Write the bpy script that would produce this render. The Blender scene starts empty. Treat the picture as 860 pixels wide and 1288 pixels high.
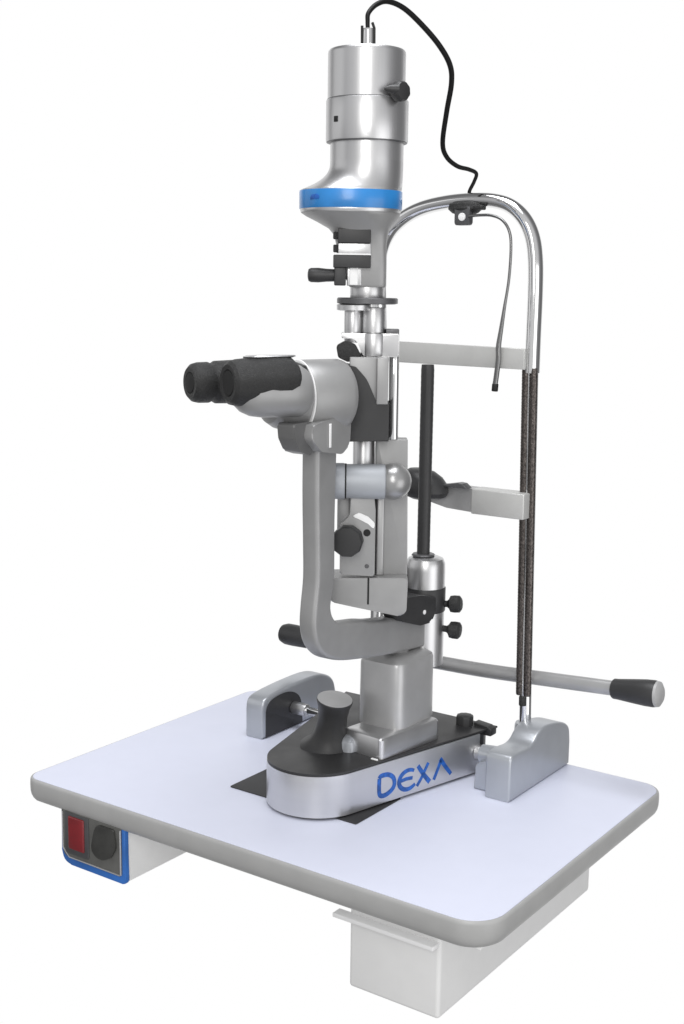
import bpy, bmesh, math, random
from mathutils import Vector, Matrix
random.seed(4)
S = 0.001                                    # everything below is in millimetres
scene = bpy.context.scene
COL = scene.collection
I = Matrix.Identity(4)

# ------------------------------------------------------------------ materials
def new_mat(name, base, metal=0.0, rough=0.4, bump=0.0, bscale=400.0, stretch=(1, 1, 1), rvar=0.0, coat=0.0,
            cvar=0.0, spec=0.5, vscale=25.0, bdist=0.0004):
    m = bpy.data.materials.new(name); m.use_nodes = True
    nt = m.node_tree; n = nt.nodes; l = nt.links
    b = n['Principled BSDF']
    b.inputs['Base Color'].default_value = (*base, 1)
    b.inputs['Metallic'].default_value = metal
    b.inputs['Roughness'].default_value = rough
    b.inputs['Coat Weight'].default_value = coat
    b.inputs['Coat Roughness'].default_value = 0.15
    b.inputs['Specular IOR Level'].default_value = spec
    tc = n.new('ShaderNodeTexCoord'); mp = n.new('ShaderNodeMapping')
    mp.inputs['Scale'].default_value = stretch
    l.new(tc.outputs['Object'], mp.inputs['Vector'])
    if bump > 0:
        t = n.new('ShaderNodeTexNoise'); t.inputs['Scale'].default_value = bscale; t.inputs['Detail'].default_value = 4
        l.new(mp.outputs[0], t.inputs['Vector'])
        bp = n.new('ShaderNodeBump'); bp.inputs['Strength'].default_value = bump; bp.inputs['Distance'].default_value = bdist
        l.new(t.outputs['Fac'], bp.inputs['Height']); l.new(bp.outputs[0], b.inputs['Normal'])
    if rvar > 0:
        t = n.new('ShaderNodeTexNoise'); t.inputs['Scale'].default_value = vscale; t.inputs['Detail'].default_value = 6
        l.new(mp.outputs[0], t.inputs['Vector'])
        r = n.new('ShaderNodeMapRange'); r.inputs['To Min'].default_value = rough - rvar; r.inputs['To Max'].default_value = rough + rvar
        r.inputs['From Min'].default_value = .3; r.inputs['From Max'].default_value = .7
        l.new(t.outputs['Fac'], r.inputs['Value']); l.new(r.outputs[0], b.inputs['Roughness'])
    if cvar > 0:
        t = n.new('ShaderNodeTexNoise'); t.inputs['Scale'].default_value = vscale * 1.7; t.inputs['Detail'].default_value = 5
        l.new(mp.outputs[0], t.inputs['Vector'])
        r = n.new('ShaderNodeValToRGB')
        r.color_ramp.elements[0].position = .35; r.color_ramp.elements[1].position = .65
        r.color_ramp.elements[0].color = (*[c * (1 - cvar) for c in base], 1)
        r.color_ramp.elements[1].color = (*[min(1, c * (1 + cvar)) for c in base], 1)
        l.new(t.outputs['Fac'], r.inputs['Fac']); l.new(r.outputs['Color'], b.inputs['Base Color'])
    return m

M = {
 'paint':   new_mat('silver_grey_paint', (.345, .345, .345), .35, .43, .12, 1500, rvar=.04, cvar=.04),
 'paint2':  new_mat('pale_silver_paint', (.46, .46, .46), .5, .38, .10, 1500, rvar=.04, cvar=.04),
 'alu':     new_mat('satin_aluminium', (.62, .62, .625), .95, .33, .10, 500, (1, 1, .04), rvar=.05, cvar=.03),
 'alu_h':   new_mat('brushed_aluminium_band', (.66, .66, .67), .9, .34, .12, 600, (.04, .04, 1), rvar=.05, cvar=.03),
 'bluish':  new_mat('cool_grey_enamel', (.46, .48, .51), .55, .36, .05, 1600, rvar=.02, cvar=.03),
 'chrome':  new_mat('polished_chrome', (.80, .80, .80), 1.0, .09, .02, 60, rvar=.03),
 'sleeve':  new_mat('dark_bronze_sleeve', (.10, .088, .082), .85, .30, .5, 420, (1, 1, .6), rvar=.08, cvar=.45, vscale=420, bdist=.001),
 'satin':   new_mat('cool_satin_paint', (.42, .44, .47), .25, .50, .06, 1500, rvar=.03, cvar=.03),
 'ball':    new_mat('satin_ball', (.36, .36, .36), .6, .30, .10, 700, rvar=.05, cvar=.05),
 'plate':   new_mat('matt_nickel_plate', (.60, .60, .585), .35, .42, .08, 900, rvar=.05, cvar=.03),
 'black':   new_mat('black_plastic', (.030, .030, .031), 0, .46, .10, 1600, rvar=.06, cvar=.08),
 'rubber':  new_mat('black_crinkle_rubber', (.020, .020, .020), 0, .50, 1.0, 1300, rvar=.10, cvar=.15, vscale=500, bdist=.0008),
 'cable':   new_mat('black_cable_jacket', (.006, .006, .006), 0, .5, .05, 900, spec=.25),
 'lam':     new_mat('white_laminate', (.70, .725, .85), 0, .42, .03, 2000, rvar=.04, cvar=.006, spec=.3),
 'band':    new_mat('grey_edge_moulding', (.41, .41, .405), 0, .42, .06, 700, rvar=.05, cvar=.03),
 'white':   new_mat('white_sheet_metal', (.84, .84, .835), 0, .45, .05, 1200, rvar=.04, cvar=.012),
 'gloss':     new_mat('gloss_white', (.95, .95, .95), 0, .35, .01, 900),  # white for the drawer lip and small parts, also for painted highlights
 'blue':    new_mat('blue_plastic', (.018, .21, .56), 0, .30, .03, 900, rvar=.05, cvar=.10, coat=.4),
 'navy':    new_mat('dark_blue_ink', (.014, .105, .42), 0, .38, .05, 900, cvar=.35, vscale=130),
 'blue2':   new_mat('deep_blue_trim', (.035, .16, .52), 0, .35, .03, 900, cvar=.15),
 'red':     new_mat('red_switch', (.21, .008, .013), 0, .35, .03, 900, coat=.4, cvar=.15),
 'smoke':   new_mat('grey_panel', (.15, .15, .142), .3, .38, .05, 900, cvar=.15),
 'dark':    new_mat('dark_gunmetal', (.13, .13, .135), .6, .40, .15, 900, rvar=.08, cvar=.10),
 'steel':   new_mat('dark_steel_wire', (.22, .22, .22), .9, .28, .05, 400, rvar=.05),
 'shade':   new_mat('charcoal_paint', (.17, .17, .17), .3, .45, .10, 1200, rvar=.05, cvar=.05),
 'disc':    new_mat('grey_cap', (.42, .42, .42), .1, .5, .12, 1200, cvar=.05),
 'socket':  new_mat('dark_grey_socket', (.045, .045, .042), 0, .45, .05, 900, cvar=.25),
 'hole':    new_mat('dark_hole', (.008, .008, .008), 0, .7, .02, 900),
 'mat':     new_mat('dark_glide_sheet', (.030, .030, .032), 0, .50, .06, 900, cvar=.1),
}

# ------------------------------------------------------------------ helpers
def root(name, loc, label, cat):
    o = bpy.data.objects.new(name, None); COL.objects.link(o)
    o.empty_display_size = .02
    o.location = Vector(loc) * S; o['label'] = label; o['category'] = cat
    return o

def origin_of(p):
    v = Vector((0, 0, 0))
    while p is not None:
        v += p.location; p = p.parent
    return v

def emit(name, bm, mat, parent=None, sharp=32, label=None, mm=True):
    """link a bmesh (world millimetres) as one mesh object under its parent"""
    org = origin_of(parent)
    if mm: bmesh.ops.scale(bm, vec=(S, S, S), verts=bm.verts)
    bmesh.ops.recalc_face_normals(bm, faces=bm.faces)
    lo = Vector((min(v.co.x for v in bm.verts), min(v.co.y for v in bm.verts), min(v.co.z for v in bm.verts)))
    hi = Vector((max(v.co.x for v in bm.verts), max(v.co.y for v in bm.verts), max(v.co.z for v in bm.verts)))
    piv = Vector(((lo.x + hi.x) / 2, (lo.y + hi.y) / 2, lo.z))
    bmesh.ops.translate(bm, vec=-piv, verts=bm.verts)
    me = bpy.data.meshes.new(name); bm.to_mesh(me); bm.free()
    me.materials.append(mat)
    me.polygons.foreach_set('use_smooth', [True] * len(me.polygons))
    me.set_sharp_from_angle(angle=math.radians(sharp))
    o = bpy.data.objects.new(name, me); COL.objects.link(o)
    if parent is not None: o.parent = parent
    o.location = piv - org
    if label: o['label'] = label
    return o

def bevel(bm, edges, w, seg=3):
    if w > 0 and edges:
        bmesh.ops.bevel(bm, geom=edges, offset=w, segments=seg, profile=.5, affect='EDGES', clamp_overlap=True)

def add(bm, sub, T=I):
    me = bpy.data.meshes.new('tmp'); bmesh.ops.transform(sub, matrix=T, verts=sub.verts)
    sub.to_mesh(me); sub.free(); bm.from_mesh(me); bpy.data.meshes.remove(me)
    return bm

def box(x0, x1, y0, y1, z0, z1, bev=1.0, T=I, seg=3):
    b = bmesh.new(); bmesh.ops.create_cube(b, size=1)
    for v in b.verts:
        v.co = Vector((x0 if v.co.x < 0 else x1, y0 if v.co.y < 0 else y1, z0 if v.co.z < 0 else z1))
    bevel(b, b.edges[:], bev, seg)
    bmesh.ops.transform(b, matrix=T, verts=b.verts)
    return b

def frame(p, d):
    d = Vector(d).normalized(); u = Vector((0, 0, 1)) if abs(d.z) < .9 else Vector((1, 0, 0))
    a = u.cross(d).normalized(); c = d.cross(a)
    return Matrix(((a.x, c.x, d.x, p[0]), (a.y, c.y, d.y, p[1]), (a.z, c.z, d.z, p[2]), (0, 0, 0, 1)))

def lathe(prof, p=(0, 0, 0), d=(0, 0, 1), n=56, T=I, wob=None):
    """prof: (radius, height) pairs along the axis d from p, closed at both ends"""
    b = bmesh.new(); rings = []
    F = T @ frame(p, d)
    for r, h in prof:
        if r < 1e-6: rings.append([b.verts.new(F @ Vector((0, 0, h)))])
        else:
            rings.append([b.verts.new(F @ Vector((r * (1 + (wob(k, n) if wob else 0)) * math.cos(2 * math.pi * k / n),
                                                   r * (1 + (wob(k, n) if wob else 0)) * math.sin(2 * math.pi * k / n), h))) for k in range(n)])
    for A, B in zip(rings, rings[1:]):
        for k in range(n):
            k2 = (k + 1) % n
            if len(A) == 1 and len(B) == 1: continue
            if len(A) == 1: b.faces.new((A[0], B[k], B[k2]))
            elif len(B) == 1: b.faces.new((A[k], B[0], A[k2]))
            else: b.faces.new((A[k], B[k], B[k2], A[k2]))
    if len(rings[0]) > 1: b.faces.new(rings[0])
    if len(rings[-1]) > 1: b.faces.new(rings[-1])
    return b

def cyl(p0, p1, r, r1=None, bev=.8, T=I, n=48):
    p0, p1 = Vector(p0), Vector(p1); L = (p1 - p0).length; r1 = r if r1 is None else r1
    bv = min(bev, r * .45, L * .3)
    pr = [(r - bv, 0), (r - bv * .3, bv * .3), (r, bv), (r1, L - bv), (r1 - bv * .3, L - bv * .3), (r1 - bv, L)]
    return lathe(pr, p0, p1 - p0, n, T)

def prism(poly, c0, c1, axes='yz', bev=1.5, T=I, seg=3):
    """outline extruded along the remaining axis from c0 to c1"""
    b = bmesh.new()
    def P(a, d, c): return {'yz': (c, a, d), 'xz': (a, c, d), 'xy': (a, d, c)}[axes]
    A = [b.verts.new(P(*q, c0)) for q in poly]; B = [b.verts.new(P(*q, c1)) for q in poly]
    b.faces.new(A); b.faces.new(B); n = len(poly)
    for k in range(n): b.faces.new((A[k], A[(k + 1) % n], B[(k + 1) % n], B[k]))
    capE = [e for e in b.edges if (e.verts[0] in A and e.verts[1] in A) or (e.verts[0] in B and e.verts[1] in B)]
    bevel(b, capE, bev, seg)
    bmesh.ops.transform(b, matrix=T, verts=b.verts)
    return b

def soft_prism(poly, c0, c1, bev, T=I, seg=5):
    """y-z outline extruded along x with an even rolled edge, for outlines made of many short segments"""
    P = []
    for q in poly:
        if not P or (Vector(q) - P[-1]).length > .05: P.append(Vector(q))
    n = len(P)
    area2 = sum(P[k].x * P[(k + 1) % n].y - P[(k + 1) % n].x * P[k].y for k in range(n))
    sg = 1 if area2 > 0 else -1
    N = []
    for k in range(n):
        a = (P[k] - P[k - 1]).normalized(); c = (P[(k + 1) % n] - P[k]).normalized()
        na, nc = Vector((-a.y, a.x)) * sg, Vector((-c.y, c.x)) * sg
        m = (na + nc); d = max(.35, 1 + na.dot(nc)); N.append(m / d)
    b = bmesh.new(); R = []
    for side in (0, 1):
        for i in range(seg + 1):
            t = math.pi / 2 * (i / seg if side == 0 else 1 - i / seg)
            ins = bev * (1 - math.sin(t)); dx = bev * (1 - math.cos(t)); x = c0 + dx if side == 0 else c1 - dx
            R.append([b.verts.new((x, P[k].x + N[k].x * ins, P[k].y + N[k].y * ins)) for k in range(n)])
    for A, B in zip(R, R[1:]):
        for k in range(n): b.faces.new((A[k], A[(k + 1) % n], B[(k + 1) % n], B[k]))
    b.faces.new(R[0]); b.faces.new(R[-1])
    bmesh.ops.transform(b, matrix=T, verts=b.verts)
    return b

def round_poly(pts, rad, n=7):
    """outline with each corner rounded; rad is a number or one per corner"""
    out = []; N = len(pts)
    for k in range(N):
        p = Vector(pts[k]); a = Vector(pts[k - 1]); c = Vector(pts[(k + 1) % N])
        r = rad[k] if isinstance(rad, (list, tuple)) else rad
        if r <= 0: out.append(tuple(p)); continue
        u = (a - p); v = (c - p); ang = u.angle(v)
        t = min(r / math.tan(ang / 2), u.length * .49, v.length * .49)
        s, e = p + u.normalized() * t, p + v.normalized() * t
        for i in range(n + 1):
            q = i / n
            out.append(tuple(s * (1 - q) ** 2 + p * 2 * q * (1 - q) + e * q * q))
    return out

def spline(pts, m=8):
    pts = [Vector(p) for p in pts]; P = [2 * pts[0] - pts[1]] + pts + [2 * pts[-1] - pts[-2]]; out = []
    for i in range(1, len(P) - 2):
        for k in range(m):
            t = k / m; a, b_, c, d = P[i - 1], P[i], P[i + 1], P[i + 2]
            out.append(.5 * ((2 * b_) + (c - a) * t + (2 * a - 5 * b_ + 4 * c - d) * t * t + (3 * b_ - a - 3 * c + d) * t ** 3))
    return out + [pts[-1]]

def tube(pts, r, n=16, T=I, smooth=8, ry=None):
    pts = spline(pts, smooth) if smooth else [Vector(p) for p in pts]
    N = len(pts); rr = r if callable(r) else (lambda t: r)
    b = bmesh.new(); rings = []; prev = None
    for i, p in enumerate(pts):
        d = (pts[min(i + 1, N - 1)] - pts[max(i - 1, 0)]).normalized()
        if prev is None: prev = Vector((0, 1, 0)) if abs(d.y) < .8 else Vector((1, 0, 0))
        a = (prev - d * prev.dot(d)).normalized(); c = d.cross(a); prev = a
        q = rr(i / (N - 1)); qy = q if ry is None else q * ry
        rings.append([b.verts.new(T @ (p + a * qy * math.cos(2 * math.pi * k / n) + c * q * math.sin(2 * math.pi * k / n))) for k in range(n)])
    for A, B in zip(rings, rings[1:]):
        for k in range(n): b.faces.new((A[k], A[(k + 1) % n], B[(k + 1) % n], B[k]))
    b.faces.new(rings[0]); b.faces.new(rings[-1])
    return b

def loft(secs, T=I, n=64, e=2.0):
    """stacked super-elliptic sections: (z, centre_u, centre_v, half_u, half_v[, exponent])"""
    b = bmesh.new(); rings = []
    for s in secs:
        z, cu, cv, a, c = s[:5]; ex = s[5] if len(s) > 5 else e; ring = []
        for k in range(n):
            t = 2 * math.pi * k / n; ct, st = math.cos(t), math.sin(t)
            ring.append(b.verts.new(T @ Vector((cu + a * math.copysign(abs(ct) ** (2 / ex), ct), cv + c * math.copysign(abs(st) ** (2 / ex), st), z))))
        rings.append(ring)
    for A, B in zip(rings, rings[1:]):
        for k in range(n): b.faces.new((A[k], A[(k + 1) % n], B[(k + 1) % n], B[k]))
    b.faces.new(rings[0]); b.faces.new(rings[-1])
    return b

def rings_xy(ring_list, n_cap=True):
    """loft through explicit closed loops of 3-D points with equal counts"""
    b = bmesh.new(); R = [[b.verts.new(p) for p in r] for r in ring_list]; n = len(R[0])
    for A, B in zip(R, R[1:]):
        for k in range(n): b.faces.new((A[k], A[(k + 1) % n], B[(k + 1) % n], B[k]))
    b.faces.new(R[0]); b.faces.new(R[-1])
    return b

def rrect(x0, x1, y0, y1, r, n=14):
    out = []
    rs = r if isinstance(r, (list, tuple)) else (r,) * 4
    for cx, cy, a0, r in ((x1 - rs[0], y0 + rs[0], -90, rs[0]), (x1 - rs[1], y1 - rs[1], 0, rs[1]), (x0 + rs[2], y1 - rs[2], 90, rs[2]), (x0 + rs[3], y0 + rs[3], 180, rs[3])):
        for i in range(n + 1):
            a = math.radians(a0 + 90 * i / n); out.append((cx + r * math.cos(a), cy + r * math.sin(a)))
    return out

def sline(pts, m=5):
    return [(p.x, p.y) for p in spline([(a, b, 0) for a, b in pts], m)]

knurl = lambda k, n: (.05 if (k // 2) % 2 else 0)

# ================================================================== INSTRUMENT TABLE
table = root('instrument_table', (0, 0, -28), 'white rounded instrument table top with grey edge and boxes underneath', 'table')
X0, X1, Y0, Y1 = -283, 281, -195, 195
def tl(z, ins, rs=(36, 26, 20, 19)): return [(x, y, z) for x, y in rrect(X0 + ins, X1 - ins, Y0 + ins, Y1 - ins, [max(r - ins, 4) for r in rs])]
emit('tabletop', rings_xy([tl(-26, 13), tl(-20, 3.1), tl(-.6, 3.1), tl(-.15, 3.4), tl(0, 4.2)]), M['lam'], table)
bm = bmesh.new()
outer = [(-.7, 3.0), (-.5, 2.4), (-.9, 1.4), (-2, .6), (-4, .2), (-9, 0), (-15, .2), (-19, 1.0), (-22.5, 2.6), (-25, 4.6), (-26.8, 7.4), (-27.6, 10.5), (-27.6, 13)]
R = [[bm.verts.new(p) for p in tl(z, i_)] for z, i_ in outer]
for A, B in zip(R, R[1:] + R[:1]):
    for k in range(len(A)): bm.faces.new((A[k], A[(k + 1) % len(A)], B[(k + 1) % len(A)], B[k]))
emit('edge_moulding', bm, M['band'], table)
emit('under_panel', box(X0 + 14, X1 - 14, Y0 + 14, Y1 - 14, -28.5, -26.1, .4), M['white'], table)
emit('glide_sheet', prism(rrect(-87, 74, -86, -4, 2, 3), .1, 1.3, 'xy', .3), M['mat'], table)
# drawer box under the right end
dr = emit('drawer_case', box(107, 206, -143, 178, -133, -28.6, 4, seg=4), M['white'], table)
emit('drawer_lip', box(95, 205, -154, -142, -62, -57.5, 1.2), M['gloss'], dr)
# power unit under the left end
pw = emit('power_unit', prism([(-185, -28.6), (-185, -83.6), (-72, -83.6), (-60, -28.6)], -226, -139, 'yz', 2), M['white'], table)
def faceplate(x0, x1, z0, z1, r): return round_poly([(x0, z1), (x0, z0), (x1, z0), (x1, z1)], [0, r, r * .25, 0], 6)
emit('trim_frame', prism(faceplate(-230, -137.5, -84, -24, 14), -190, -184, 'xz', 1.2), M['blue2'], pw)
emit('socket_panel', prism(faceplate(-227.6, -141.5, -75.5, -24.2, 12), -191.6, -189.6, 'xz', .6), M['smoke'], pw)
sw = emit('power_switch', box(-216, -193, -194.4, -191.4, -64, -28, 1.6), M['red'], pw)
emit('switch_bezel', prism(round_poly([(-222, -25), (-222, -70), (-187, -70), (-187, -25)], [0, 4, 4, 0], 4), -192.6, -191.3, 'xz', .5), M['dark'], pw)
emit('socket_recess', prism(round_poly([(-184, -58), (-170, -66), (-154, -58), (-147, -46), (-150, -27), (-176, -27)], [8, 14, 14, 10, 2, 10], 6), -193.6, -191.4, 'xz', 1), M['socket'], pw)  # flat dark shape, paints in the shadowed recess of the socket
emit('panel_rim', tube([(-225.8, -191.8, -26), (-225.8, -191.8, -66), (-217, -191.8, -74.5), (-143, -191.8, -74.8), (-142.2, -191.8, -74), (-142.2, -191.8, -26)], .9, 8, smooth=0), M['alu'], pw)

# ================================================================== HEADREST
head = root('headrest', (40, 140, 0), 'chrome arched chin and forehead rest with side grips standing on end blocks', 'headrest')
YP = 140
arch = [(-57, YP, 430), (-60, YP, 500), (-61.5, YP, 540), (-58, YP, 562), (-47, YP, 580), (-28, YP, 594), (-5, YP, 603), (25, YP, 608), (55, YP, 609.5),
        (80, YP, 608), (100, YP, 602), (116, YP, 589), (126, YP, 571), (130.5, YP, 548), (131.8, YP, 516), (131.6, YP, 470), (131.6, YP, 433)]
emit('arch_tube', tube(arch, 7.6, 24, ry=1.25), M['chrome'], head)
lp = emit('post', tube([(-57, YP, 450), (-56, YP, 200), (-55, YP, 0)], 7.8, 24, smooth=0), M['chrome'], head)
rp = emit('post', tube([(131.6, YP, 440), (138.2, YP, 90), (139, YP, 54)], 6.6, 20, smooth=0), M['chrome'], head)
for dx in (-4.4, 4.4):
    emit('sleeve', lathe([(3.8, 0), (4.2, 1)] + [(4.2 + (.2 if i % 2 else 0), 2 + i * 1.6) for i in range(217)] + [(3.8, 350)], (137.9 + dx, YP - 4.2, 88), (-.0194, 0, 1), 16), M['sleeve'], rp,
         label='dark ribbed sleeve half on the right post')
emit('sleeve_clip', lathe([(4.2, 0), (4.4, 1), (4.4, 9), (4, 10)], (138, YP - 5, 77), (-.0194, 0, 1), 20), M['rubber'], rp)
# forehead band
emit('forehead_band', prism([(-56, 438), (-56, 461), (129, 458), (129, 436.5)], 126, 130, 'xz', .8), M['plate'], head)
# chin rest
cb = emit('chin_bar', prism(round_poly([(6, 300), (16, 290), (44, 284), (78, 282.5), (138, 284), (138, 307.5), (60, 308), (8, 308)], [3, 8, 20, 12, 2, 2, 3, 3], 6), 122, 140, 'xz', 1.2), M['paint2'], head)
emit('bar_block', box(76, 138.5, 118.5, 141, 281.5, 308.4, 1.2), M['plate'], cb)
emit('chin_cup', loft([(293, 22, 114, 16, 13), (296, 22, 114, 23, 19), (301, 22, 114, 26, 22), (308, 21, 114, 26, 22), (316, 18, 114, 22, 20), (322, 14, 114, 17, 15), (325, 11, 114, 9, 8)]), M['black'], head)
emit('cup_clip', prism([(40, 308.7), (74, 308.7), (68, 313.5), (62, 314), (44, 310.6)], 112, 124, 'xz', .6), M['dark'], cb)
# grip bar
gb = emit('grip_bar', tube([(-196, 154, 96), (-100, 154, 97), (20, 154, 99), (80, 154, 100.5), (160, 154, 105), (243, 154, 110)], 8.0, 20, ry=.8), M['paint2'], head)
emit('grip', lathe([(8, 0), (11.5, 2), (12.5, 8), (13.2, 30), (13, 40), (11, 46), (6, 49), (0, 50)], (-156, 153, 96.5), (-1, 0, 0), 40), M['black'], gb, label='black grip at the left end of the bar')
emit('grip', lathe([(9.5, 0), (10.6, 1.5), (10.8, 6), (12.5, 22), (13.8, 36), (14, 45), (13.4, 48)], (232, 154, 109), (1, 0, .07), 40), M['black'], gb, label='black flared grip at the right end of the bar')
emit('grip_cap', lathe([(13.5, 0), (13, 2.5), (9, 5), (0, 6)], (279.8, 154, 112.4), (1, 0, .07), 40), M['disc'], gb)
# fixation bracket below the arch
fb = emit('lamp_bracket', loft([(593, 50, 134, 6, 6), (596, 50, 134, 15, 9), (600, 50, 134, 20, 11), (605, 50, 134, 19, 10), (608, 50, 134, 13, 7)]), M['rubber'], head)
emit('bracket_tab', box(52, 74, 126, 136, 598.5, 603.5, 1.4), M['rubber'], fb)
bm = prism(round_poly([(43, 583), (61, 583), (61, 602), (43, 602)], 3, 4), 124, 131, 'xz', .6)
emit('bracket_eye', bm, M['dark'], fb)
emit('eye_button', lathe([(4.2, 0), (4, 1), (0, 1.6)], (52, 124, 591.5), (0, -1, 0), 20), M['gloss'], fb)
fx = emit('fixation_arm', tube([(60, 124, 592), (75, 122, 592.6), (88, 122, 592), (100, 122, 587.5), (108.5, 122, 577), (111.5, 122, 561), (110.5, 122, 529), (107, 121, 500), (104, 121, 478), (101.6, 121, 460), (102, 121, 448), (100.4, 121, 431), (99, 121, 420)],
     lambda t: 1.5 + (1.3 * max(0, min(1, (t - .55) / .2)))), M['steel'], head)
emit('arm_tip', cyl((99.3, 121, 421), (98.8, 121, 413), 3.4, bev=.7, n=20), M['hole'], fx)
# right end block
pts = [(53, .3)] + sline([(53, 38), (54.5, 45.5), (60, 49), (75, 49), (92, 47.5), (104, 50), (113, 56), (124, 60), (140, 60.5), (165, 56), (182, 50), (191, 42), (194, 28)]) + [(194, .3)]
eb = emit('end_block', soft_prism(pts, 139, 168, 2.6), M['bluish'], head, label='grey end block on the right carrying the post')
emit('post_socket', lathe([(15, 0), (14, 30), (12.4, 46), (12, 54), (11, 56.5), (7, 57)], (140, YP, .3), (0, 0, 1), 48), M['bluish'], eb)
emit('axle_boss', lathe([(8, 0), (10, 1.4), (10.6, 8), (12, 26)], (117, 84, 33), (1, 0, 0), 48), M['bluish'], eb)
emit('boss_web', prism(round_poly([(119, .3), (121, 28), (141, 36), (141, .3)], [0, 5, 2, 0], 4), 66, 94, 'xz', 4), M['bluish'], eb)
emit('socket_key', prism([(-4.5, 0), (3.5, 0), (5.5, 22), (-1, 22)], -.9, .9, 'xz', .6, Matrix.Translation((145, 124.6, 36)) @ Matrix.Rotation(.12, 4, 'Y')), M['gloss'], eb)
# left end block
ptl = [(47, .3)] + sline([(47, 34), (48.5, 42), (54, 47.5), (70, 50.5), (110, 53), (150, 53), (174, 48), (188, 38), (194, 22)]) + [(195, .3)]
el = emit('end_block', soft_prism(ptl, -176, -149.5, 4), M['bluish'], head, label='blue grey end block on the left')
emit('side_recess', prism([(52.5, 1.4)] + sline([(52.5, 32), (56, 40), (66, 45), (88, 47), (106, 43), (118, 33), (122, 16)]) + [(123, 1.4)], -150.2, -148.9, 'yz', .3), M['black'], el)
emit('post_foot', cyl((-55, YP, .3), (-55, YP, 14), 15, bev=2), M['bluish'], head)

# ================================================================== SLIT LAMP
lamp = root('slit_lamp', (30, 0, 1.5), 'silver grey ophthalmic slit lamp microscope on a black topped sliding base', 'microscope')
# --- sliding base
def base_outline(ins=0.0, yb=124):
    r = 52 - ins; out = []; cx, cy = 8, -60; a0 = math.radians(14)
    back = yb - ins
    L = (back - (cy - r * math.sin(a0))) / math.cos(a0)
    out.append((cx + r * math.cos(a0) + L * math.sin(a0), back))
    out.append((cx - r * math.cos(a0) - L * math.sin(a0), back))
    n = 40
    for i in range(n + 1):
        a = math.pi + a0 + (math.pi - 2 * a0) * i / n
        out.append((cx + r * math.cos(a), cy + r * math.sin(a)))
    return out
base = emit('base_housing', prism(base_outline(0, 106), 3, 45.5, 'xy', .5), M['alu_h'], lamp)
emit('base_sole', prism(base_outline(2.5, 112), 1.4, 3.2, 'xy', .3), M['black'], base)
emit('base_cover', prism(base_outline(.6, 134), 45.7, 48.2, 'xy', .8), M['black'], base)
emit('rear_housing', prism(round_poly([(-84, 106.2), (99, 106.2), (101, 118), (96, 133), (-82, 133)], [0, 0, 6, 6, 6], 4), 6, 45.6, 'xy', 1.2), M['black'], base)
# wheel guards, axle and lock knob
emit('lock_knob', lathe([(9, 0), (9, 9), (8.4, 10.6), (6, 11.4), (0, 11.6)], (78, 116, 48), (0, 0, 1), 40, wob=knurl), M['black'], base)
emit('guard_lug', prism(round_poly([(88, 40), (110, 40), (110, 48), (104, 50), (88, 52)], [0, 2, 2, 2, 0], 3), 118, 130, 'xz', 1), M['black'], base)
emit('axle', cyl((-150, 104, 25), (139.5, 104, 25), 5, bev=.5), M['chrome'], base)
emit('axle_collar', cyl((101, 104, 25), (126, 104, 25), 9, 5.5, bev=1.2), M['alu'], base)
emit('axle_collar', cyl((-148.5, 104, 25), (-128, 104, 25), 7.5, bev=1.2), M['alu'], base)
emit('cover_screw', lathe([(4.2, 0), (3.8, 1.6), (0, 2.2)], (101.5, 113, 15), (1, -.1, 0), 20), M['alu'], base)

# --- lettering on the flat right side: four letters drawn as ink strokes
s_dir = Vector((.242, .970, 0)); n_dir = Vector((.970, -.242, 0)); P1 = Vector((58.46, -72.58, 0))
def stroke(pts, w, closed=False):
    """ribbon of varying width lying 0.25 mm proud of the band"""
    b = bmesh.new(); N = len(pts); P = [Vector(p) for p in pts]
    L, Rr = [], []
    for i in range(N):
        a = P[(i - 1) % N] if (closed or i > 0) else P[i]; c = P[(i + 1) % N] if (closed or i < N - 1) else P[i]
        d = (c - a).normalized(); nn = Vector((-d.y, d.x)); ww = w(i / (N - 1)) / 2 if callable(w) else w / 2
        L.append(P[i] + nn * ww); Rr.append(P[i] - nn * ww)
    def W(q, o): return P1 + s_dir * q.x + Vector((0, 0, q.y)) + n_dir * o
    Lt = [b.verts.new(W(q, .30)) for q in L]; Rt = [b.verts.new(W(q, .30)) for q in Rr]
    Lb = [b.verts.new(W(q, -.05)) for q in L]; Rb = [b.verts.new(W(q, -.05)) for q in Rr]
    rng = range(N) if closed else range(N - 1)
    for i in rng:
        j = (i + 1) % N
        for A_, B_ in ((Lt, Rt), (Rt, Rb), (Rb, Lb), (Lb, Lt)): b.faces.new((A_[i], A_[j], B_[j], B_[i]))
    if not closed:
        for i in (0, N - 1): b.faces.new((Lt[i], Rt[i], Rb[i], Lb[i]))
    return b
def sp2(pts, m=6): return [Vector((p.x, p.y)) for p in spline([(x, y, 0) for x, y in pts], m)]
def arc2(cx, cy, rx, rz, a0, a1, n=28): return [(cx + rx * math.cos(math.radians(a0 + (a1 - a0) * i / n)), cy + rz * math.sin(math.radians(a0 + (a1 - a0) * i / n))) for i in range(n + 1)]
def letters(parts, name):
    bm = bmesh.new()
    for p in parts: add(bm, p)
    return emit(name, bm, M['navy'], base)
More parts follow.
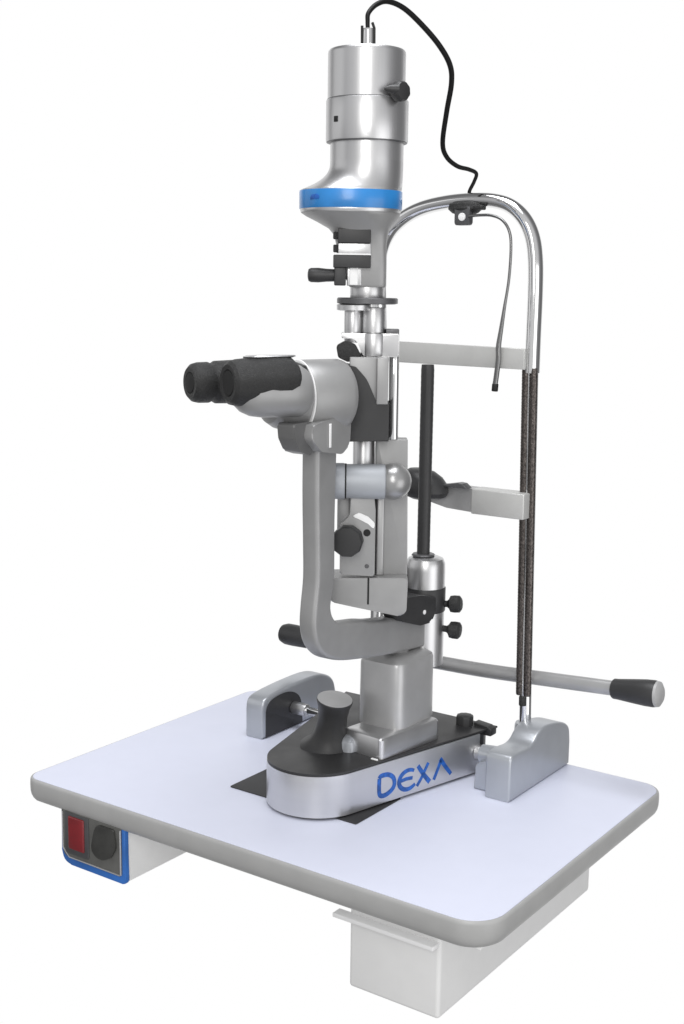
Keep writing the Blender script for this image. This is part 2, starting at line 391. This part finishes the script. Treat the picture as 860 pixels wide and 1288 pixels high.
# D: straight-backed, almost an O
d_out = [(37.6, 30.5), (37.4, 21), (38.2, 13.6), (42, 11.0), (49, 11.6), (56, 15.2), (58.6, 20.5), (56.6, 27.2), (50, 31.8), (42.5, 32.8), (38.8, 32.2)]
letters([stroke(sp2(d_out + [d_out[0]], 5), lambda t: 5.0)], 'letter_d')
letters([stroke(arc2(78, 19.6, 13.0, 10.2, 52, 318, 30), lambda t: 3.6 + 1.6 * math.sin(math.pi * t)), stroke([(68, 20.4), (75, 21.0), (84, 20.2)], lambda t: 3.8)], 'letter_e')
letters([stroke(sp2([(91.5, 31.2), (96, 25), (101.5, 18), (109, 9.6)]), lambda t: 4.6 + .8 * t), stroke(sp2([(106.5, 31.2), (102, 24.5), (97, 17), (90.5, 9.4)]), 3.8)], 'letter_x')
letters([stroke(sp2([(115, 10.2), (120, 19.5), (125.8, 31.0)]), lambda t: 4.0), stroke(sp2([(124.0, 31.2), (131, 22.0), (140.5, 10.8)]), lambda t: 5 - .8 * t)], 'letter_a')

# --- joystick
js0, js1 = Vector((0, -30, 48)), Vector((10, -34, 103)); jd = (js1 - js0)
stick = emit('joystick', lathe([(30, -1), (25, 2.5), (20.5, 8), (17.4, 16), (15.6, 26), (15.2, 36), (16.4, 46), (18.6, 52.5), (18.6, 54.2), (18, 55)], js0, jd, 48), M['black'], lamp)
emit('joystick_cap', lathe([(18.2, 54.4), (18, 55.4), (12, 56.6), (0, 57)], js0, jd, 48), M['disc'], stick)

# --- carriage block and column
Tb = Matrix.Translation((47, 18, 0)) @ Matrix.Rotation(math.radians(-8), 4, 'Z')
cg = emit('carriage_block', loft([(48.3, 0, 0, 26.5, 47.5, 14), (67.5, 0, 0, 26, 47, 14), (69.4, 0, 0, 25, 46, 12), (70.3, 0, 0, 23, 44, 12), (70.6, 0, 0, 15, 38, 8)], Tb, 96), M['alu'], lamp)
emit('reflection_boss', loft([(48.3, 18, -24, 14, 12, 3), (58, 18, -24, 13, 11, 3), (62, 18, -23, 11, 9, 2.4), (64, 18, -22, 7, 6, 2)]), M['bluish'], cg)  # added boss that imitates the pale reflection on the block front
emit('block_clip', box(57, 65, -37, -34.6, 48.4, 50.2, .7), M['gloss'], cg)
colm = emit('column', loft([(70.4, 40.5, 35, 28.4, 37.4, 5), (72, 40.5, 35, 28.4, 37.4, 5), (135, 40.5, 35, 28, 37, 5), (138.5, 40.5, 35, 27, 36, 5), (142, 40.5, 35, 22, 30, 6), (144, 40.5, 35, 14, 22, 4)], n=96), M['paint2'], lamp)
emit('column_neck', cyl((38, 34, 143), (38, 34, 158), 15, bev=1), M['paint'], colm)

# --- microscope arm: a C bow in the plane of the eyepieces
bow = sline([(-131, 386), (-131, 330), (-129.5, 282), (-129, 250), (-132.5, 224), (-133.5, 205), (-128, 187), (-114, 173), (-93, 164.5), (-60, 158), (0, 149.5), (76, 142)])
bow += sline([(76, 182), (40, 184), (0, 187), (-30, 191), (-52, 195.5), (-75, 198.5), (-90, 201), (-101, 208), (-106, 219), (-104, 232), (-100.5, 252), (-101, 300), (-99, 386)])
arm = emit('microscope_arm', soft_prism(bow, 37, 56.5, 4.2), M['paint'], lamp)

# --- microscope head
HX = Matrix.Translation((50, -86, 0)) @ Matrix.Rotation(math.radians(-24), 4, 'Z')      # the head looks away from the column, eyepieces along local -y
mh = emit('microscope_body', lathe([(30, 0), (32.4, 1.4), (33.4, 4), (33.6, 20), (33.6, 40), (32.4, 44), (29, 47), (20, 49)], (0, -46, 418.5), (0, 1, 0), 72, HX), M['paint'], lamp)
emit('prism_housing', lathe([(16, -8), (24, -5), (28.6, 2), (30.6, 10), (31.2, 26)], (0, -72, 419), (0, 1, 0), 72, HX), M['paint'], mh)
emit('housing_ring', lathe([(31.4, 0), (33.2, .3), (33.8, 1.1), (33.4, 1.7)], (0, -47.2, 418.5), (0, 1, 0), 72, HX), M['gloss'], mh)
mt = emit('body_mount', prism(round_poly([(-150, 396), (-154, 384), (-138, 371), (-106, 366), (-94, 374), (-92, 404)], [2, 8, 10, 10, 8, 2], 5), 31, 66, 'yz', 4, seg=4), M['paint'], mh)
emit('tilt_clamp', prism(round_poly([(-168, 398), (-166, 384), (-158, 372), (-140, 367), (-140, 398)], [3, 6, 6, 3, 2], 4), 38, 57, 'yz', 3), M['shade'], mt)
emit('mount_highlight', box(66.2, 67.4, -128, -125, 374, 396, .5), M['gloss'], mt)  # thin white strip painted in as a highlight on the mount
# objective shroud between head and illumination column
sh = [(-22, 447), (-8, 444), (3, 432), (11.6, 410), (24, 410), (24, 374), (-22, 373), (-34, 380), (-42, 420), (-36, 444)]
AX = Matrix.Translation((45, -42, 0)) @ Matrix.Rotation(math.radians(35.2), 4, 'Z')      # the illumination unit is swung about the column
emit('objective_shroud', prism(round_poly(sh, [6, 4, 30, 0, 0, 0, 2, 8, 20, 8], 6), -26, 6, 'xz', .8, AX), M['black'], mh)
# eyepieces
e1 = emit('eyepiece', lathe([(4, 0), (12, 3), (17.5, 9), (21, 17), (22.6, 28), (23, 50), (23.4, 64), (20, 70)], (25, -125, 426), (0, 1, 0), 56, HX), M['paint'], mh, label='grey sleeved near eyepiece')
emit('eye_guard', lathe([(11, 1.4), (12, .3), (16, 0), (19, 2.6), (20.4, 8), (21.6, 24), (22.6, 40), (22.8, 52), (21.6, 60), (18, 64)], (26, -130, 434.5), (0, 1, 0), 56, HX,
     wob=lambda k, n: .010 * math.sin(9 * 2 * math.pi * k / n)), M['rubber'], e1)
emit('eye_lens', lathe([(11, 0), (10.6, .6), (0, 1.6)], (26, -129.2, 434.5), (0, -1, 0), 32, HX), M['hole'], e1)
e2 = emit('eyepiece', lathe([(13, 0), (15, 10), (18, 30), (19, 50), (19, 70)], (-27, -126, 431.5), (0, 1, 0), 48, HX), M['rubber'], mh, label='black far eyepiece')
emit('eye_guard', lathe([(9, 1.2), (10, .2), (14, 0), (17, 3), (18.2, 8), (18.4, 17), (17.2, 20), (17.4, 22), (19.2, 25), (19.8, 44), (19, 46)], (-27, -142, 431.5), (0, 1, 0), 48, HX), M['rubber'], e2)
emit('eye_lens', lathe([(9, 0), (8.6, .6), (0, 1.4)], (-27, -141.4, 431.5), (0, -1, 0), 32, HX), M['hole'], e2)
emit('bridge_cover', loft([(414, 0, -78, 30, 26, 4), (420, 0, -78, 36, 31, 4), (440, 0, -78, 36, 32, 4), (448, 0, -78, 33, 29, 4), (451, 0, -78, 26, 22, 3)], HX), M['rubber'], mh)
emit('top_plate', loft([(454, 22, -92, 7, 20, 3), (456.8, 24, -88, 9, 25, 3), (457.8, 24, -87, 8, 23, 3)], HX), M['alu'], mh)

# --- pivot tower (right of the column): base cylinder, black clamp, two knobs, measuring rod
PX, PY = 45, 80
pv = emit('pivot_tower', lathe([(21, 121), (21, 224), (20.6, 231), (18.6, 235.5), (14, 237.5), (9, 238)], (PX, PY, 0), (0, 0, 1), 64), M['alu'], lamp)
emit('pivot_ring', lathe([(9, 237), (12, 239), (11, 240.5), (7, 241)], (PX - 2, PY - 2, 0), (0, 0, 1), 40, wob=knurl), M['dark'], pv)
pc = emit('pivot_clamp', lathe([(21.4, 179), (22, 180), (22, 204), (21.4, 205)], (PX, PY, 0), (0, 0, 1), 64), M['black'], pv)
AP = Matrix.Translation((PX, PY, 0)) @ Matrix.Rotation(math.radians(35.2), 4, 'Z')
emit('clamp_block', prism(round_poly([(1, 209), (-1, 192), (6, 184), (40, 173), (62, 172), (70, 182), (72, 198), (40, 205)], [5, 8, 8, 12, 8, 6, 0, 10], 5), 44, 65, 'yz', 3), M['black'], pc)
emit('boss_screw', lathe([(2.4, 0), (2.2, .8), (0, 1.1)], (65, 47, 186), (1, 0, 0), 16), M['gloss'], pc)
for z, tilt in ((188, .08), (161, -.05)):
    st = AP.to_3x3() @ Vector((1, -.35, tilt)); p = AP @ Vector((20, -5, z - 1))
    k = emit('clamp_knob', lathe([(3.4, -4), (3.4, 4), (5, 6), (8.4, 8), (9, 12), (8.8, 17), (6, 19.4), (0, 20)], p, st, 40, wob=knurl), M['rubber'], pv)
emit('measuring_rod', lathe([(6.6, 0), (6.8, 1)] + [(6.8 + (.12 if i % 2 else 0), 2 + i * 3.2) for i in range(62)] + [(6.4, 203)], (43, 78, 237), (0, 0, 1), 24), M['black'], pv)

# --- illumination unit, in its own swung frame (u across, v away, z up)
def V(u, v, z): return tuple(AX @ Vector((u, v, z)))
ZA = (AX.to_3x3() @ Vector((1, 0, 0)))
FR = (AX.to_3x3() @ Vector((0, -1, 0)))
fa = emit('fork_block', prism(round_poly([(-30, 238), (-30, 214), (-6, 209), (40, 200), (45, 206), (46, 239)], [3, 5, 20, 6, 5, 3], 5), -14, 26, 'xz', 2, AX), M['paint'], lamp)
emit('fork_slot', box(6.4, 8.2, -14.5, -13.6, 212, 238.6, .2, AX), M['hole'], fa)
emit('fork_link', box(15, 34, -20, 80, 203, 228, 3), M['paint'], fa)
slab = emit('support_slab', prism(round_poly([(14, 238), (46, 238), (43.5, 373), (12.8, 373)], 1, 2), 2, 20, 'xz', 3, AX), M['paint'], fa)
emit('slab_rib', box(14.6, 22, -2.5, 3, 238.5, 318, 1.6, AX), M['paint2'], slab)
emit('slide_gap', box(11.6, 14.2, -6, 1, 240, 322, .3, AX), M['hole'], slab)
emit('guide_tube', cyl(V(1, 10, 300), V(1, 10, 376), 10.5, bev=.6), M['alu'], slab)
emit('stay_rod', cyl(V(29.2, 4, 372.6), V(28.6, 4, 474), 5, bev=.6), M['chrome'], slab)
# slit housing
slit = emit('slit_housing', prism(round_poly([(-21, 243), (13, 241), (13, 306), (11.4, 322), (-12, 322), (-11.4, 300), (-21, 292)], [3, 2, 8, 0, 0, 10, 8], 6), -18, 4, 'xz', 2.4, AX), M['paint'], fa)
emit('housing_highlight', prism(round_poly([(-10, 300), (-4, 298), (6, 293), (12, 287), (12.4, 294), (6, 300), (-3, 304)], 3, 4), -19.4, -17, 'xz', 1, AX), M['gloss'], slit)  # arched highlight on the housing shoulder, put in as a white shape
emit('side_strip', box(-24, -11, -6, 8, 262, 322, 2.5, AX), M['paint'], slit)
emit('slit_knob', lathe([(6, -6), (6, 0), (13.5, 1), (15.2, 3), (15.2, 14), (14, 16), (0, 16.8)], V(-12.6, -18, 277.5), FR + ZA * -.12, 10), M['black'], slit)
emit('index_mark', lathe([(3.6, 0), (3.2, .5), (0, .6)], V(5, -18, 284), FR, 16), M['hole'], slit)
emit('set_screw', lathe([(2.2, 0), (1.8, .5), (0, .6)], V(5.4, -18, 251), FR, 12), M['dark'], slit)
# tilt cylinder with ball
tc = emit('tilt_cylinder', cyl(V(-26, -16, 334), V(22, -16, 334), 16.4, 17, bev=2.2, n=64), M['satin'], fa)
emit('cylinder_cap', lathe([(15.6, 0), (17.4, .8), (17.4, 10), (16.8, 11)], V(-28, -16, 334), ZA, 64), M['satin'], tc)
emit('seam_ring', lathe([(17.0, 0), (17.1, 1.4)], V(-17, -16, 334), ZA, 64), M['hole'], tc)
bm = bmesh.new(); bmesh.ops.create_uvsphere(bm, u_segments=48, v_segments=24, radius=17.8)
bmesh.ops.translate(bm, vec=V(29.5, -14, 334), verts=bm.verts)
emit('pivot_ball', bm, M['ball'], tc)
# upper clamp and tubes
uc = emit('column_clamp', prism(round_poly([(-22, 470), (-8, 470), (-2, 453), (32, 453), (32.5, 475), (-22, 475)], [2, 6, 6, 1, 1, 1], 5), -15, 14, 'xz', 1.8, AX), M['alu'], lamp)
emit('clamp_boss', cyl(V(8.6, -6, 453.4), V(8.6, -6, 475), 12.4, bev=1), M['alu'], uc)
emit('clamp_lever', prism(round_poly([(-27, 463), (-25, 452), (-16, 448), (-5, 450), (-3, 454), (-9, 465), (-20, 467)], [4, 4, 3, 2, 2, 6, 3], 5), -18.5, -4, 'xz', 2, AX), M['rubber'], uc)
emit('clamp_shoulder', box(20, 32.6, -10, 8, 474.5, 479, .6, AX), M['dark'], uc)
emit('back_plate', box(11.5, 22.5, -28, 4, 409, 453, 1, AX), M['paint'], uc)
emit('rear_web', box(-14, 12, -24, 6, 408, 453, 1, AX), M['paint'], uc)
emit('twin_tube', cyl(V(-11.4, -4, 466), V(-11.4, -4, 499), 8.2, bev=.4), M['alu'], uc, label='narrow satin tube')
emit('twin_tube', cyl(V(8.4, -2, 466), V(8.4, -2, 499), 11.6, bev=.4), M['alu'], uc, label='wide satin tube')
fl = emit('filter_flange', lathe([(26, 0), (29, .8), (29, 5), (28, 6)], V(2.2, 0, 502), (0, 0, 1), 64), M['dark'], lamp)
emit('flange_disc', lathe([(13, 0), (16.4, .8), (16.6, 5.4), (15.6, 6.2)], V(-10.5, -4, 495.6), (0, 0, 1), 48), M['alu'], fl)
emit('lower_tube', cyl(V(2, 0, 506), V(2, 0, 522), 16.4, bev=.4, n=64), M['alu'], fl)

# neck, filter stage and lamp house
neck = emit('lamp_neck', loft([(518, 2, 0, 17.2, 17, 5), (520, 2, 0, 17.6, 18, 5), (540, -4, 0, 23.5, 18, 6), (556, -4.4, 0, 23.6, 19, 5), (566, -5, 0, 25.4, 21, 4), (572, -6.5, 0, 29, 26, 3),
      (578, -9.5, 0, 37, 32, 2.4), (583, -13, 0, 44, 37, 2.1), (586, -15, 0, 46.6, 40, 2), (588, -15, 0, 46.8, 40, 2)], AX), M['paint'], lamp)
emit('facet_glint', box(-15.4, -7.4, -20, -10, 519.5, 536, .8, AX), M['gloss'], neck)  # brightness of the lit neck facet, painted as a white block
emit('facet_backing', box(-17.6, -4, -19.4, -8, 519, 537, .8, AX), M['alu'], neck)
emit('filter_slot', box(-26.5, 4, -24.5, -14, 558, 571.5, .8, AX), M['black'], neck, label='black upper filter slot')
emit('filter_slot', box(-30.6, 4.2, -24.5, -6, 535.5, 547, .8, AX), M['black'], neck, label='black lower filter slot')
emit('filter_strip', box(-26, 4.1, -23.6, -14, 548.4, 557.6, .5, AX), M['alu'], neck)
emit('strip_edge', box(-30, 4.2, -24.2, -14, 547.1, 548.6, .3, AX), M['gloss'], neck)
emit('slot_stud', box(-31, -25.8, -21, -12, 561.5, 568, 1, AX), M['rubber'], neck, label='upper black stud')
emit('slot_stud', box(-30.8, -26, -21, -12, 549.5, 556.5, 1, AX), M['rubber'], neck, label='lower black stud')
lv = emit('filter_lever', box(-29.6, -18.6, -23, -8, 519, 536, 1.2, AX), M['black'], neck)
emit('lever_handle', lathe([(2, 0), (5.4, .8), (6.6, 3), (6.8, 10), (6, 18), (5.6, 30)], V(-54.5, -15, 528.4), ZA, 32), M['black'], lv)
# blue band ring
def ell(z, c, a, b_): return (z, c, 0, a, b_, 2.15)
flare = []
for i_ in range(19):
    t = i_ / 18; k_ = (1 - t) ** 2.6
    flare.append((607.6 + 25.4 * t, -.6 - 13.2 * k_, 0, 34.2 + 12.4 * k_, 34.2 + 6.0 * k_, 2 + .1 * k_))
bb = emit('lamp_house_rim', loft([ell(586.4, -15, 46.8, 40), ell(588.2, -15, 47.4, 40.6), ell(588.8, -15, 47.4, 40.6), ell(606, -15, 47.4, 40.6), ell(606.8, -15, 47.1, 40.4)] + flare, AX, 96), M['alu'], lamp)
bm = loft([ell(589.4, -15, 48.1, 41.3), ell(590, -15, 48.4, 41.6), ell(605.4, -15, 48.4, 41.6), ell(606, -15, 48.1, 41.3)], AX)
bd = emit('blue_band', bm, M['blue'], bb)
emit('band_badge', prism(round_poly([(-5.5, -1.6), (-3.5, 1.8), (3, 2.4), (5.5, .4), (5, -2.2), (-4.5, -2.6)], 1.5, 3), -.8, .7, 'xz', .3, AX @ Matrix.Translation((-48.0, -31.2, 599)) @ Matrix.Rotation(math.radians(-36), 4, 'Z')), M['navy'], bd)
lh = emit('lamp_house', lathe([(33.0, 631.6), (34.2, 632.4), (34.2, 652), (34, 654)], V(-.6, 0, 0), (0, 0, 1), 80), M['alu'], lamp)
rg = emit('vent_ring', lathe([(36, 650), (38, 650.6), (38.3, 651.6), (38.3, 687), (37.8, 688), (36, 688.2)], V(-.8, 0, 0), (0, 0, 1), 80), M['alu'], lh)
emit('lamp_cap', lathe([(36.0, 688), (36.0, 729), (35.7, 731), (34.6, 732.4), (33, 732.8), (0, 733)], V(-1.8, 0, 0), (0, 0, 1), 80), M['alu'], lh)
emit('cap_seam', lathe([(36.8, 687.6), (37, 688.6), (36.2, 689)], V(-1.4, 0, 0), (0, 0, 1), 80), M['dark'], lh)
emit('ring_seam', lathe([(35, 649.6), (37.6, 650), (37.8, 650.9), (35, 651)], V(-.8, 0, 0), (0, 0, 1), 80), M['dark'], lh)
emit('peep_hole', box(-2.3, 2.3, -.8, .8, -2.6, 2.6, .4, AX @ Matrix.Translation((-29.6, -25.3, 668.5)) @ Matrix.Rotation(math.radians(-49), 4, 'Z')), M['hole'], rg)
kd = (AX.to_3x3() @ Vector((.68, -.73, 0)))
kn = emit('lamp_knob', lathe([(4.4, -7), (4.4, 3), (7.8, 4), (8.6, 6), (8.6, 12), (7.6, 14), (0, 15)], V(22, -27, 692), kd, 32, wob=knurl), M['black'], lh)
emit('knob_pointer', lathe([(5, 0), (3.6, 8), (1.2, 13)], V(26, -38, 693), AX.to_3x3() @ Vector((-.95, -.2, .02)), 20), M['black'], kn)
pl = emit('cord_socket', cyl(V(-1, 0, 732.4), V(-1, 0, 752), 5.6, bev=.6, n=32), M['chrome'], lh)
emit('socket_sleeve', tube([V(-6.6, -2, 733), V(-6.8, -2, 754)], 1.3, 10, smooth=0), M['hole'], pl)
emit('socket_sleeve', tube([V(4.6, -2, 733), V(4.4, -2, 752), V(2.6, -1, 757)], 1.3, 10, smooth=0), M['hole'], pl)

# ================================================================== CORD
cord = emit('power_cord', tube([(44, -43, 750), (43.5, -43, 758), (43, -41, 766), (45, -31, 775), (49, -18, 779.5), (55, 0, 776), (62, 21, 764), (69, 42, 748), (72, 58, 732), (69, 67, 716), (59, 76, 691),
      (48, 88, 663), (46, 100, 650), (50, 115, 642), (56, 129, 639.5), (59.5, 138, 636), (56, 140, 628), (51, 140, 619), (50, 140, 612)], lambda t: 1.9 + .8 * math.sin(math.pi * min(1, t * 1.15)), 14), M['cable'])
cord['label'] = 'thin black cable looping from the lamp house top down to the chrome arch'; cord['category'] = 'cable'

# ================================================================== LIGHT AND BACKGROUND
w = bpy.data.worlds.new('World'); scene.world = w; w.use_nodes = True
nt = w.node_tree; n = nt.nodes; l = nt.links
bg = n['Background']; bg.inputs['Strength'].default_value = 1.0
tcd = n.new('ShaderNodeTexCoord'); dot = n.new('ShaderNodeVectorMath'); dot.operation = 'DOT_PRODUCT'
FH = Vector((-.568, .805, -.17)).normalized(); dot.inputs[1].default_value = FH
ramp = n.new('ShaderNodeValToRGB'); mr = n.new('ShaderNodeMapRange')
mr.inputs['From Min'].default_value = -1; mr.inputs['From Max'].default_value = 1
l.new(tcd.outputs['Generated'], dot.inputs[0]); l.new(dot.outputs['Value'], mr.inputs['Value']); l.new(mr.outputs[0], ramp.inputs['Fac'])
e = ramp.color_ramp.elements
e[0].position = 0; e[0].color = (.66, .66, .66, 1)
e[1].position = .865; e[1].color = (1, 1, 1, 1)
for p_, c_ in ((.80, .22), (.56, .15), (.36, .26), (.20, .60)):
    x = ramp.color_ramp.elements.new(p_); x.color = (c_, c_, c_ * 1.02, 1)
l.new(ramp.outputs['Color'], bg.inputs['Color'])

def area(name, loc, target, size, power, col=(1, 1, 1), sy=None):
    d = bpy.data.lights.new(name, 'AREA'); d.energy = power; d.color = col; d.size = size
    if sy: d.shape = 'RECTANGLE'; d.size_y = sy
    o = bpy.data.objects.new(name, d); COL.objects.link(o); o.location = loc
    o.rotation_euler = (Vector(target) - Vector(loc)).to_track_quat('-Z', 'Y').to_euler()
    return o
area('key_softbox', (1.05, -1.75, 1.15), (0, 0, .3), .55, 15, (1, .99, .97), 1.3)
area('left_softbox', (-1.9, -1.2, .9), (0, 0, .3), 1.8, 6, (1, 1, 1), 1.8)
area('right_fill', (2.2, -.4, .0), (0, 0, .2), 1.6, 11, (1, 1, 1), 1.6)  # added fill light, lifts the sides that face right
area('top_softbox', (.1, -.2, 2.1), (0, 0, 0), 1.05, 28, (.97, .98, 1))

# ================================================================== CAMERA
cam = bpy.data.cameras.new('camera'); co = bpy.data.objects.new('camera', cam); COL.objects.link(co)
R_ = Vector((.8159283, .57800624, .01303067)); U_ = Vector((-.10844553, .1308683, .98544069)); F_ = Vector((-.56789134, .80547022, -.16946134))
mw = Matrix(((R_.x, U_.x, -F_.x, .74788704), (R_.y, U_.y, -F_.y, -1.072534), (R_.z, U_.z, -F_.z, .51548616), (0, 0, 0, 1)))
co.matrix_world = mw
cam.sensor_fit = 'HORIZONTAL'; cam.sensor_width = 36; cam.lens = 36 * 1627.34 / 860
cam.clip_start = .05; cam.clip_end = 50
scene.camera = co
scene.view_settings.view_transform = 'Standard'; scene.view_settings.look = 'None'
scene.view_settings.exposure = 0; scene.view_settings.gamma = 1
